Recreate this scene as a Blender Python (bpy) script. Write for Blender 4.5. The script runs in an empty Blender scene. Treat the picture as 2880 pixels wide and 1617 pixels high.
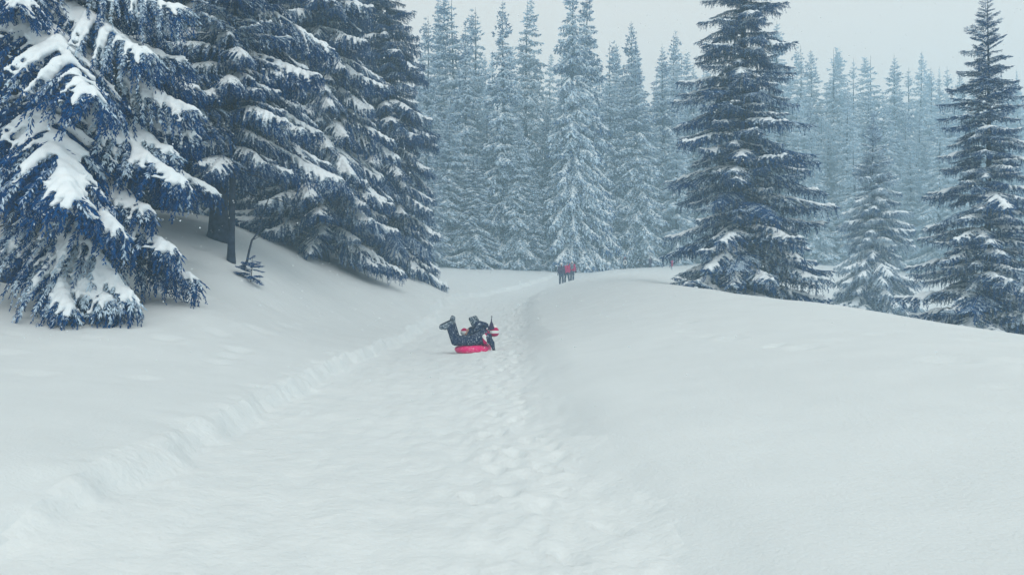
import bpy, bmesh, math, random
import numpy as np
from mathutils import Vector, Matrix

scene = bpy.context.scene
C = scene.collection
R = math.radians

# ------------------------------------------------------------------ camera
F = 2260.0                     # focal length in photograph pixels (2880 wide)
CX, CY = 1440.0, 808.5
cam_d = bpy.data.cameras.new('camera')
cam_d.sensor_width = 36.0
cam_d.lens = F / 2880.0 * 36.0
cam_d.clip_start = 0.05
cam_d.clip_end = 2000.0
cam = bpy.data.objects.new('camera', cam_d)
cam.location = (0, 0, 0)
cam.rotation_euler = (R(90), 0, 0)
C.objects.link(cam)
scene.camera = cam

# ------------------------------------------------------------------ sky
SUN_EL, SUN_AZ = 48.0, 160.0   # azimuth clockwise from +Y
world = bpy.data.worlds.new('World')
scene.world = world
world.use_nodes = True
nt = world.node_tree
nt.nodes.clear()
sky = nt.nodes.new('ShaderNodeTexSky')
sky.sky_type = 'NISHITA'
sky.sun_disc = False
sky.sun_elevation = R(SUN_EL)
sky.sun_rotation = R(SUN_AZ)
sky.air_density = 1.0
sky.dust_density = 4.0
bg1 = nt.nodes.new('ShaderNodeBackground')
bg1.inputs['Strength'].default_value = 0.05
nt.links.new(sky.outputs[0], bg1.inputs['Color'])
bg2 = nt.nodes.new('ShaderNodeBackground')      # the even cloud deck of a snowfall
bg2.inputs['Color'].default_value = (0.91, 0.905, 0.85, 1)
bg2.inputs['Strength'].default_value = 0.90
mixs = nt.nodes.new('ShaderNodeMixShader')
mixs.inputs[0].default_value = 0.90
nt.links.new(bg1.outputs[0], mixs.inputs[1])
nt.links.new(bg2.outputs[0], mixs.inputs[2])
wo = nt.nodes.new('ShaderNodeOutputWorld')
nt.links.new(mixs.outputs[0], wo.inputs['Surface'])

# ------------------------------------------------------------------ sun (through cloud)
sd = bpy.data.lights.new('sun', 'SUN')
sd.energy = 1.0
sd.angle = R(35)
sd.color = (1.0, 0.97, 0.92)
sun = bpy.data.objects.new('sun', sd)
_a = R(SUN_AZ)
_dir = Vector((math.sin(_a) * math.cos(R(SUN_EL)), math.cos(_a) * math.cos(R(SUN_EL)), math.sin(R(SUN_EL))))
sun.rotation_euler = (-_dir).to_track_quat('-Z', 'Y').to_euler()
sun.location = (0, 0, 30)
C.objects.link(sun)

# ------------------------------------------------------------------ exposure, render
vs = scene.view_settings
vs.view_transform = 'Standard'
vs.look = 'None'
vs.exposure = 0.20
vs.gamma = 1.0
scene.render.engine = 'CYCLES'
cy = scene.cycles
cy.use_denoising = True
try:
    cy.denoiser = 'OPENIMAGEDENOISE'
except Exception:
    pass
cy.max_bounces = 7
cy.diffuse_bounces = 3
cy.glossy_bounces = 1
cy.transmission_bounces = 1
cy.volume_bounces = 4
cy.transparent_max_bounces = 6
cy.use_adaptive_sampling = True
cy.adaptive_threshold = 0.02
cy.caustics_reflective = False
cy.caustics_refractive = False

# ------------------------------------------------------------------ materials
def mat(name):
    m = bpy.data.materials.new(name)
    m.use_nodes = True
    n = m.node_tree.nodes
    b = n['Principled BSDF']
    b.inputs['Roughness'].default_value = 0.8
    b.inputs['Specular IOR Level'].default_value = 0.2
    return m, m.node_tree, b

def link(t, a, b):
    t.links.new(a, b)

def noise_node(t, scale, detail=3.0, coord='Object', rough=0.55):
    tc = t.nodes.new('ShaderNodeTexCoord')
    nz = t.nodes.new('ShaderNodeTexNoise')
    nz.inputs['Scale'].default_value = scale
    nz.inputs['Detail'].default_value = detail
    nz.inputs['Roughness'].default_value = rough
    link(t, tc.outputs[coord], nz.inputs['Vector'])
    return nz

def ramp(t, fac, p0, c0, p1, c1):
    r = t.nodes.new('ShaderNodeValToRGB')
    r.color_ramp.elements[0].position = p0
    r.color_ramp.elements[0].color = (*c0, 1)
    r.color_ramp.elements[1].position = p1
    r.color_ramp.elements[1].color = (*c1, 1)
    link(t, fac, r.inputs[0])
    return r

def simple_mat(name, col, rough=0.75, var=0.25, scale=20.0, bump=0.0):
    m, t, b = mat(name)
    nz = noise_node(t, scale)
    c0 = tuple(c * (1 - var) for c in col)
    c1 = tuple(min(1, c * (1 + var)) for c in col)
    rp = ramp(t, nz.outputs['Fac'], 0.3, c0, 0.7, c1)
    link(t, rp.outputs[0], b.inputs['Base Color'])
    b.inputs['Roughness'].default_value = rough
    if bump:
        bp = t.nodes.new('ShaderNodeBump')
        bp.inputs['Strength'].default_value = bump
        bp.inputs['Distance'].default_value = 0.02
        link(t, nz.outputs['Fac'], bp.inputs['Height'])
        link(t, bp.outputs[0], b.inputs['Normal'])
    return m

SNOW = (0.86, 0.90, 0.915)
def snow_mat(name, fine, dist, coarse, cdist, c0, c1):
    m, t, b = mat(name)
    n1 = noise_node(t, fine, 4.0)
    n2 = noise_node(t, coarse, 3.0)
    rp = ramp(t, n2.outputs['Fac'], 0.3, c0, 0.7, c1)
    link(t, rp.outputs[0], b.inputs['Base Color'])
    b1 = t.nodes.new('ShaderNodeBump')
    b1.inputs['Strength'].default_value = 0.6
    b1.inputs['Distance'].default_value = dist
    link(t, n1.outputs['Fac'], b1.inputs['Height'])
    b2 = t.nodes.new('ShaderNodeBump')
    b2.inputs['Strength'].default_value = 0.6
    b2.inputs['Distance'].default_value = cdist
    link(t, n2.outputs['Fac'], b2.inputs['Height'])
    link(t, b1.outputs[0], b2.inputs['Normal'])
    link(t, b2.outputs[0], b.inputs['Normal'])
    b.inputs['Roughness'].default_value = 0.7
    return m
M_FIELD = snow_mat('snow_powder', 38.0, 0.012, 1.3, 0.05, (0.665, 0.715, 0.735), (0.70, 0.75, 0.77))
M_PATH = snow_mat('snow_packed', 16.0, 0.02, 3.0, 0.05, (0.68, 0.73, 0.75), (0.73, 0.775, 0.79))
M_BSNOW = snow_mat('snow_on_boughs', 25.0, 0.01, 5.0, 0.03, (0.78, 0.865, 0.92), (0.86, 0.915, 0.95))

def foliage_mat(name, dark, light, snow_col):
    m, t, b = mat(name)
    geo = t.nodes.new('ShaderNodeNewGeometry')
    sx = t.nodes.new('ShaderNodeSeparateXYZ')
    link(t, geo.outputs['Normal'], sx.inputs[0])
    at_ = t.nodes.new('ShaderNodeAttribute'); at_.attribute_name = 'frost'
    nz = noise_node(t, 2.2, 2.0)
    nf = noise_node(t, 30.0, 2.0)
    def ma(x, k, y):
        a = t.nodes.new('ShaderNodeMath'); a.operation = 'MULTIPLY_ADD'
        link(t, x, a.inputs[0]); a.inputs[1].default_value = k
        if isinstance(y, float):
            a.inputs[2].default_value = y
        else:
            link(t, y, a.inputs[2])
        return a.outputs[0]
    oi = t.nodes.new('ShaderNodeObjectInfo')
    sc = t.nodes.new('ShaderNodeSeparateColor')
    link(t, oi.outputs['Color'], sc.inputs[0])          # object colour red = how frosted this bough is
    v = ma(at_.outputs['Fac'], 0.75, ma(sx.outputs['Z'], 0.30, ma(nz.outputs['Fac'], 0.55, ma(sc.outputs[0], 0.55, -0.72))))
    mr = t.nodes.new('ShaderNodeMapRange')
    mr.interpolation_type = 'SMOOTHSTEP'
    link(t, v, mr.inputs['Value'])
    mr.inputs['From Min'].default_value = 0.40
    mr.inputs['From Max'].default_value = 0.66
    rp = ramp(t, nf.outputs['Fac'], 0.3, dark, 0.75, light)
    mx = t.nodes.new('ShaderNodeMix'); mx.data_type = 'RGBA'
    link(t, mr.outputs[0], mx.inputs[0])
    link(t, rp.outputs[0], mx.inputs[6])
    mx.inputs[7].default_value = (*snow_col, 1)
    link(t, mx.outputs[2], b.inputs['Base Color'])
    b.inputs['Roughness'].default_value = 0.85
    b.inputs['Specular IOR Level'].default_value = 0.1
    return m
M_NEEDLE = foliage_mat('spruce_needles', (0.002, 0.054, 0.215), (0.010, 0.125, 0.36), (0.66, 0.82, 0.95))
M_BARK = simple_mat('spruce_bark', (0.030, 0.045, 0.075), 0.9, 0.5, 9.0, 0.6)

# ------------------------------------------------------------------ mesh helpers
def mesh_np(name, V, faces, material=None, smooth=False):
    """faces: list of int arrays (n,k)."""
    me = bpy.data.meshes.new(name)
    V = np.asarray(V, dtype=np.float32)
    me.vertices.add(len(V))
    me.vertices.foreach_set('co', V.ravel())
    loops = np.concatenate([f.ravel() for f in faces]).astype(np.int32)
    sizes = np.concatenate([np.full(len(f), f.shape[1], dtype=np.int32) for f in faces])
    starts = np.concatenate([[0], np.cumsum(sizes)[:-1]]).astype(np.int32)
    me.loops.add(len(loops))
    me.loops.foreach_set('vertex_index', loops)
    me.polygons.add(len(sizes))
    me.polygons.foreach_set('loop_start', starts)
    if smooth:
        me.polygons.foreach_set('use_smooth', np.ones(len(sizes), dtype=bool))
    me.update(calc_edges=True)
    me.validate()
    if material:
        me.materials.append(material)
    return me

def obj(name, me, parent=None, loc=None):
    o = bpy.data.objects.new(name, me)
    C.objects.link(o)
    if parent:
        o.parent = parent
    if loc is not None:
        o.location = loc
    return o

def tag(o, label, cat, group=None):
    o['label'] = label
    o['category'] = cat
    if group:
        o['group'] = group
    return o

def tube_np(P, rad, k=6, cap=True):
    """tube along points P (n,3) with radii rad (n,)"""
    P = np.asarray(P, float); rad = np.asarray(rad, float)
    n = len(P)
    T = np.gradient(P, axis=0)
    T /= np.linalg.norm(T, axis=1)[:, None] + 1e-9
    ref = np.array([0.0, 0.0, 1.0]) if abs(T[0][2]) < 0.9 else np.array([1.0, 0, 0])
    A = np.cross(T, ref); A /= np.linalg.norm(A, axis=1)[:, None] + 1e-9
    B = np.cross(T, A)
    ang = np.linspace(0, 2 * np.pi, k, endpoint=False)
    V = P[:, None, :] + rad[:, None, None] * (np.cos(ang)[None, :, None] * A[:, None, :] + np.sin(ang)[None, :, None] * B[:, None, :])
    V = V.reshape(-1, 3)
    i, j = np.meshgrid(np.arange(n - 1), np.arange(k), indexing='ij')
    a = (i * k + j).ravel(); b = (i * k + (j + 1) % k).ravel()
    Q = np.stack([a, b, b + k, a + k], 1)
    return V, Q

class Geo:
    def __init__(s):
        s.V, s.F, s.n, s.A = [], {}, 0, []
    def add(s, V, F, frost=None):
        s.V.append(V)
        s.A.append(np.zeros(len(V)) if frost is None else frost)
        s.F.setdefault(F.shape[1], []).append(F + s.n)
        s.n += len(V)
    def tube(s, P, rad, k=6):
        s.add(*tube_np(P, rad, k))
    def mesh(s, name, material, smooth=False):
        me = mesh_np(name, np.concatenate(s.V), [np.concatenate(f) for f in s.F.values()], material, smooth)
        A = np.concatenate(s.A)
        if A.any() and len(A) == len(me.vertices):
            me.attributes.new('frost', 'FLOAT', 'POINT').data.foreach_set('value', A.astype(np.float32))
        return me

def evaluated(me, mods, name):
    """mesh after modifiers; mods is a list of (type, dict)"""
    o = bpy.data.objects.new('tmp', me)
    C.objects.link(o)
    for ty, kw in mods:
        md = o.modifiers.new(ty, ty)
        for k_, v_ in kw.items():
            setattr(md, k_, v_)
    dg = bpy.context.evaluated_depsgraph_get()
    out = bpy.data.meshes.new_from_object(o.evaluated_get(dg))
    bpy.data.objects.remove(o)
    out.name = name
    return out

# ------------------------------------------------------------------ noise
_prng = np.random.default_rng(7)
_G = _prng.normal(size=(256, 256, 2))
_G /= np.linalg.norm(_G, axis=2)[:, :, None]
def perlin(x, y):
    xi = np.floor(x).astype(int); yi = np.floor(y).astype(int)
    xf = x - xi; yf = y - yi
    u = xf ** 3 * (xf * (xf * 6 - 15) + 10); v = yf ** 3 * (yf * (yf * 6 - 15) + 10)
    def g(i, j, dx, dy):
        G = _G[(xi + i) & 255, (yi + j) & 255]
        return G[..., 0] * dx + G[..., 1] * dy
    a = g(0, 0, xf, yf); b = g(1, 0, xf - 1, yf); c = g(0, 1, xf, yf - 1); d = g(1, 1, xf - 1, yf - 1)
    return (a + u * (b - a)) + v * ((c + u * (d - c)) - (a + u * (b - a)))
def fbm(x, y, o=4, g=0.5):
    s = 0; a = 1.0
    for k in range(o):
        s = s + a * perlin(x * 2 ** k + 17.3 * k, y * 2 ** k - 9.1 * k)
        a *= g
    return s
def sstep(a, b, x):
    t = np.clip((x - a) / (b - a), 0, 1)
    return t * t * (3 - 2 * t)

# ------------------------------------------------------------------ terrain
def at(px, py, d):
    return ((px - CX) / F * d, d, (CY - py) / F * d)

PATH_Y = np.array([-30, -10, 0, 4.2, 7, 12, 20, 30, 36, 50, 56, 62, 75, 90, 120.])
PATH_X = np.array([1.0, 0.2, -0.45, -0.80, -1.12, -1.35, -1.4, -1.30, -1.20, -0.45, 1.1, 2.9, 6.4, 12, 26.])
PATH_Z = np.array([-1.6, -1.5, -1.5, -1.5, -1.5, -1.5, -1.5, -1.34, -1.17, -0.62, -0.28, 0.14, 1.25, 1.9, 2.6])
HW = 1.75
def smooth_interp(y, X):
    # smoothed piecewise linear
    s = 0
    for k in (-1.5, -0.75, 0, 0.75, 1.5):
        s = s + np.interp(y + k * (0.5 + 0.05 * np.abs(y)), PATH_Y, X)
    return s / 5
def path_x(y): return smooth_interp(y, PATH_X)

pts = []
for y_, x_, z_ in zip(PATH_Y, PATH_X, PATH_Z):
    lift = 0.22
    pts += [(x_ - 1.6, y_, z_ + lift), (x_ + 1.2, y_, z_ + lift)]
pts += [at(*p) for p in [
    # left bank
    (0, 1230, 4.9), (0, 1006, 10.0), (35, 795, 16), (180, 915, 13.5), (560, 850, 15.0), (560, 800, 18),
    (500, 655, 22.5), (640, 662, 23), (660, 735, 21), (660, 622, 30), (780, 690, 30), (960, 743, 32), (1220, 783, 36),
    (850, 800, 24), (1000, 870, 26), (820, 900, 20), (620, 960, 14), (350, 1100, 8.5),
    (1250, 757, 70), (1400, 757, 74), (1150, 757, 50),
    # right bank, crest, hollow behind it
    (2880, 945, 11), (2340, 855, 17), (1900, 796, 30), (1645, 773, 55), (2300, 1150, 6.5), (2000, 1000, 11), (2600, 1500, 4.0), (1760, 850, 24), (1750, 781, 42), (1820, 787, 36), (2000, 812, 26), (2100, 826, 23), (1712, 778, 48),
    (1750, 757, 72), (1880, 757, 72)]]
pts += [(9.9, 34, -1.2), (16.5, 28, -2.6), (22, 50, -1.8), (14, 17, -2.0), (14, 5, -1.6), (12, -5, -1.2), (6, -5, -0.8), (4, 0, -1.0),
        (31, 80, 2.2), (30, 65, -1.0), (45, 110, 4.0), (20, 100, 3.0), (0, 110, 3.0), (-20, 90, 3.5), (-20, 60, 3.0), (-16, 40, 3.2),
        (-20, 26, 2.4), (-18, 15, 0.9), (-12, 8, -0.1), (-10, 0, -0.5), (-8, -8, -0.5), (-30, 0, 1.0), (-40, 30, 3.5), (-50, 80, 6),
        (40, 20, -4), (60, 60, -2), (40, -10, -3), (80, 120, 6), (-80, 0, 4), (90, 0, -4), (0, -60, -2.5), (-60, -60, 0), (60, -60, -4),
        (0, 180, 7), (-90, 180, 10), (90, 180, 9), (180, 180, 10), (-180, 180, 12), (-180, -60, 5), (180, -60, -4), (180, 60, 2), (-180, 60, 9)]
P_ = np.array(pts, float)
def tps_k(r2):
    return np.where(r2 > 1e-12, 0.5 * r2 * np.log(np.maximum(r2, 1e-12)), 0)
def warp(x, y):
    # compress far distances so that near detail and far hills share one spline
    r = np.sqrt(x * x + (y + 5) ** 2) + 1e-6
    s = np.log1p(r / 8.0) * 8.0 / r
    return x * s, (y + 5) * s
_wx, _wy = warp(P_[:, 0], P_[:, 1])
_n = len(P_)
K = tps_k((_wx[:, None] - _wx[None]) ** 2 + (_wy[:, None] - _wy[None]) ** 2) + np.eye(_n) * 0.5
Pm = np.stack([np.ones(_n), _wx, _wy], 1)
A_ = np.block([[K, Pm], [Pm.T, np.zeros((3, 3))]])
_sol = np.linalg.solve(A_, np.concatenate([P_[:, 2], np.zeros(3)]))
def tps(x, y):
    x = np.asarray(x, float); y = np.asarray(y, float)
    wx, wy = warp(x, y)
    s = _sol[_n] + _sol[_n + 1] * wx + _sol[_n + 2] * wy
    for i in range(_n):
        s = s + _sol[i] * tps_k((wx - _wx[i]) ** 2 + (wy - _wy[i]) ** 2)
    return s

def terrain(x, y, fine=True):
    x = np.asarray(x, float); y = np.asarray(y, float)
    z = tps(x, y)
    u = x - path_x(y)                                   # lateral offset from the track's middle
    fade = 1 - sstep(66, 85, y)
    el = -HW + 0.30 * fbm(x * 0.0 + 3.1, y * 0.42, 2) + 0.10 * perlin(x * 1.3, y * 0.9) + 0.035 * perlin(x * 4.3, y * 2.3)
    left = sstep(el - 0.10, el + 0.17, u + 0.07 * perlin(x * 2.1 + 3, y * 1.1))               # broken left edge
    right = 1 - sstep(HW - 0.35, HW + 0.60, u + 0.25 * perlin(x * 0.7, y * 0.5))
    inside = left * right
    z = z - (0.22 + 0.07 * perlin(x * 0.0 + 1.7, y * 0.5)) * (0.62 + 0.38 * sstep(4.5, 9, y)) * inside * fade
    if fine:
        # soft drifts
        z = z + 0.05 * fbm(x * 0.22, y * 0.22, 3) * (1 - 0.6 * inside)
        # crumbled clods along the left edge
        band = np.exp(-((u - el - 0.02) / 0.22) ** 2)
        near = 1 - sstep(40, 60, y)
        z = z + near * band * 0.085 * np.maximum(fbm(x * 3.4, y * 1.7, 4, 0.6), -0.15)
        # dents at the foot of the edge
        z = z - near * np.exp(-((u - el + 0.12) / 0.20) ** 2) * 0.09 * np.maximum(perlin(x * 2.3 + 9, y * 1.9), 0)
        # trampled right half
        tr = np.exp(-((u - 0.75 - 0.012 * y) / 0.62) ** 2)
        b = fbm(x * 4.4 + 5, y * 1.9, 3, 0.6)
        z = z + near * tr * (0.034 * b - 0.04 * np.maximum(perlin(x * 3.6 - 4, y * 1.5) - 0.12, 0))
        # long slide streaks and small lumps over the rest
        z = z + near * inside * (0.030 * fbm(u * 2.6, y * 0.35, 3) + 0.018 * fbm(x * 5.5, y * 2.2, 3))
    return z
_pr = np.random.default_rng(314)
PRINTS = []
for u0, st0 in ((0.62, 0.0), (0.98, 0.31), (1.28, 0.17)):
    y_ = 2.0 + st0
    while y_ < (46 if u0 > 0.5 else 20):
        y_ += _pr.uniform(0.30, 0.50)
        if _pr.random() < 0.2:
            continue
        PRINTS.append((u0 + 0.02 * y_ * (u0 > 0.5) * 0.6 + _pr.normal(0, 0.13), y_, _pr.normal(0.05, 0.3), _pr.uniform(0.014, 0.042)))
def stamp_prints(x, y, z):
    '''press boot prints into the trampled strip'''
    u = x - path_x(y)
    for pu, py, an, dep in PRINTS:
        r0, r1 = np.searchsorted(y[:, 0], [py - 0.45, py + 0.45])
        if r1 <= r0:
            continue
        uu = u[r0:r1]; yy = y[r0:r1]
        c, s_ = math.cos(an), math.sin(an)
        a = (uu - pu) * c + (yy - py) * s_; b = -(uu - pu) * s_ + (yy - py) * c
        q = np.sqrt((a / 0.068) ** 2 + (b / 0.155) ** 2)
        z[r0:r1] += -dep * (1 - sstep(0.35, 1.25, q)) + dep * 0.35 * np.exp(-((q - 1.45) / 0.3) ** 2)
    for k in range(46):           # pits left by snow dropped from the boughs, old dents in the banks
        px_, py_ = (_pr.uniform(-8.5, -4.2), _pr.uniform(9, 22)) if k < 34 else (_pr.uniform(2.5, 6.5), _pr.uniform(6, 15))
        rr_, dd_ = _pr.uniform(0.10, 0.24), _pr.uniform(0.02, 0.05)
        r0, r1 = np.searchsorted(y[:, 0], [py_ - 1, py_ + 1])
        q = ((x[r0:r1] - px_) ** 2 + (y[r0:r1] - py_) ** 2) / rr_ ** 2
        z[r0:r1] += -dd_ * np.exp(-q) + dd_ * 0.2 * np.exp(-(np.sqrt(q) - 1.6) ** 2 * 4)
    return z
def gz(x, y):
    return float(terrain(np.array([x]), np.array([y]))[0])

def axis_pts(segs):
    out = [segs[0][0]]
    for a, b, s0, s1 in segs:
        p = a; n_ = 0
        while p < b - 1e-6:
            f = (p - a) / (b - a)
            p = min(b, p + s0 * (s1 / s0) ** f)
            out.append(p)
    return np.array(out)
gx = np.concatenate([-axis_pts([(0.0, 4.6, 0.042, 0.055), (4.6, 12, 0.06, 0.35), (12, 60, 0.4, 4), (60, 140, 4, 12)])[::-1][:-1],
                     axis_pts([(0.0, 2.2, 0.036, 0.04), (2.2, 10, 0.05, 0.3), (10, 60, 0.35, 4), (60, 140, 4, 12)])])
gy = np.concatenate([-axis_pts([(0, 4, 0.2, 0.5), (4, 45, 0.6, 6)])[::-1][:-1],
                     axis_pts([(0, 3, 0.15, 0.06), (3, 14, 0.05, 0.07), (14, 34, 0.08, 0.22), (34, 80, 0.25, 0.7), (80, 165, 0.8, 8)])])
GX, GY = np.meshgrid(gx, gy)
GZ = stamp_prints(GX, GY, terrain(GX, GY))
nx, ny = len(gx), len(gy)
V = np.stack([GX.ravel(), GY.ravel(), GZ.ravel()], 1)
i, j = np.meshgrid(np.arange(ny - 1), np.arange(nx - 1), indexing='ij')
a = (i * nx + j).ravel()
Q = np.stack([a, a + 1, a + nx + 1, a + nx], 1)
fc = V[Q].mean(1)
uu = fc[:, 0] - path_x(fc[:, 1])
on_path = (uu > -HW - 0.05) & (uu < HW - 0.1 + 0.5 * fbm(fc[:, 0] * 0.9, fc[:, 1] * 0.7, 3)) & (fc[:, 1] < 72) & (fc[:, 1] > -30)
def sub_mesh(name, mask, m):
    q = Q[mask]
    ids, inv = np.unique(q, return_inverse=True)
    return mesh_np(name, V[ids], [inv.reshape(q.shape)], m, True)
ground = obj('snow_field', sub_mesh('snow_field', ~on_path, M_FIELD)); ground['kind'] = 'structure'
track = obj('sledding_path', sub_mesh('sledding_path', on_path, M_PATH)); track['kind'] = 'structure'

# ------------------------------------------------------------------ people
def cloth(name, col, rough=0.8):
    return simple_mat(name, col, rough, 0.22, 35.0, 0.25)
def flecked(name, col, thr=0.55):
    m, t, b = mat(name)
    nz = noise_node(t, 30.0, 4.0, rough=0.7)
    rp = ramp(t, nz.outputs['Fac'], thr, col, thr + 0.10, (0.45, 0.52, 0.58))     # snow caught on cloth
    link(t, rp.outputs[0], b.inputs['Base Color'])
    return m
M_SKIN = simple_mat('skin', (0.50, 0.30, 0.24), 0.55, 0.06, 12)
M_NAVY = flecked('navy_fabric', (0.010, 0.026, 0.075))
M_PLUM = cloth('plum_fabric', (0.045, 0.035, 0.085))
M_RED = cloth('red_fabric', (0.46, 0.007, 0.105))
M_WHITE = cloth('white_knit', (0.72, 0.74, 0.74))
M_BOOT = flecked('grey_boot', (0.06, 0.09, 0.13), 0.50)
M_SOLE = cloth('dark_sole', (0.02, 0.03, 0.05))
M_GLOVE = cloth('dark_glove', (0.02, 0.03, 0.05))
M_EYE = simple_mat('eye', (0.02, 0.015, 0.015), 0.2, 0.05)
M_LIP = simple_mat('lip', (0.36, 0.13, 0.12), 0.5, 0.05)
def striped(name, period, phase, axis=(0, 0, 1)):
    m, t, b = mat(name)
    tc = t.nodes.new('ShaderNodeTexCoord')
    dp = t.nodes.new('ShaderNodeVectorMath'); dp.operation = 'DOT_PRODUCT'
    dp.inputs[1].default_value = axis
    link(t, tc.outputs['Object'], dp.inputs[0])
    ad = t.nodes.new('ShaderNodeMath'); ad.operation = 'ADD'; ad.inputs[1].default_value = phase
    link(t, dp.outputs['Value'], ad.inputs[0])
    pp = t.nodes.new('ShaderNodeMath'); pp.operation = 'PINGPONG'; pp.inputs[1].default_value = period
    link(t, ad.outputs[0], pp.inputs[0])
    rp = ramp(t, pp.outputs[0], 0.0, (0.46, 0.007, 0.105), 1.0, (0.75, 0.77, 0.77))
    rp.color_ramp.interpolation = 'CONSTANT'
    rp.color_ramp.elements[1].position = period * 0.5
    link(t, rp.outputs[0], b.inputs['Base Color'])
    return m

def seg_blobs(a, b, ra, rb, n=None):
    a = np.array(a, float); b = np.array(b, float)
    n = n or max(2, int(np.linalg.norm(b - a) / (min(ra, rb) * 0.35)) + 1)
    s = np.linspace(0, 1, n)[:, None]
    return a + (b - a) * s, (ra + (rb - ra) * s[:, 0])

def lump(parts, name, material, voxel=0.014, smooth=3, ell=()):
    """one continuous skin over tapered limbs (a, b, ra, rb) and ellipsoids (centre, radii)"""
    bm = bmesh.new()
    def ell_add(c, r, rot=None):
        M = Matrix.Translation(Vector(c))
        if rot is not None:
            M = M @ rot
        M = M @ Matrix.Diagonal((*r, 1))
        bmesh.ops.create_icosphere(bm, subdivisions=2, radius=1, matrix=M)
    for a, b, ra, rb in parts:
        P, Rr = seg_blobs(a, b, ra, rb)
        for p, r in zip(P, Rr):
            ell_add(p, (r, r, r))
    for e in ell:
        ell_add(*e)
    me = bpy.data.meshes.new('tmp'); bm.to_mesh(me); bm.free()
    out = evaluated(me, [('REMESH', dict(mode='VOXEL', voxel_size=voxel, use_smooth_shade=True)), ('SMOOTH', dict(factor=0.5, iterations=smooth))], name)
    out.materials.clear()
    for m in (material if isinstance(material, (list, tuple)) else [material]):
        out.materials.append(m)
    return out

def paint_regions(me, regions):
    """regions: list of (slot, a, b): each face takes the slot of its nearest bone"""
    n = len(me.polygons)
    c = np.empty(n * 3, dtype=np.float32); me.polygons.foreach_get('center', c); c = c.reshape(-1, 3)
    best = np.full(n, 1e9); idx = np.zeros(n, dtype=np.int32)
    for slot, a, b in regions:
        a = np.array(a, float); b = np.array(b, float); ab = b - a
        t = np.clip(((c - a) @ ab) / (ab @ ab + 1e-9), 0, 1)
        dd = np.linalg.norm(c - (a + t[:, None] * ab), axis=1)
        m = dd < best
        best[m] = dd[m]; idx[m] = slot
    me.polygons.foreach_set('material_index', idx)
    me.polygons.foreach_set('use_smooth', np.ones(n, dtype=bool))

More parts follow.
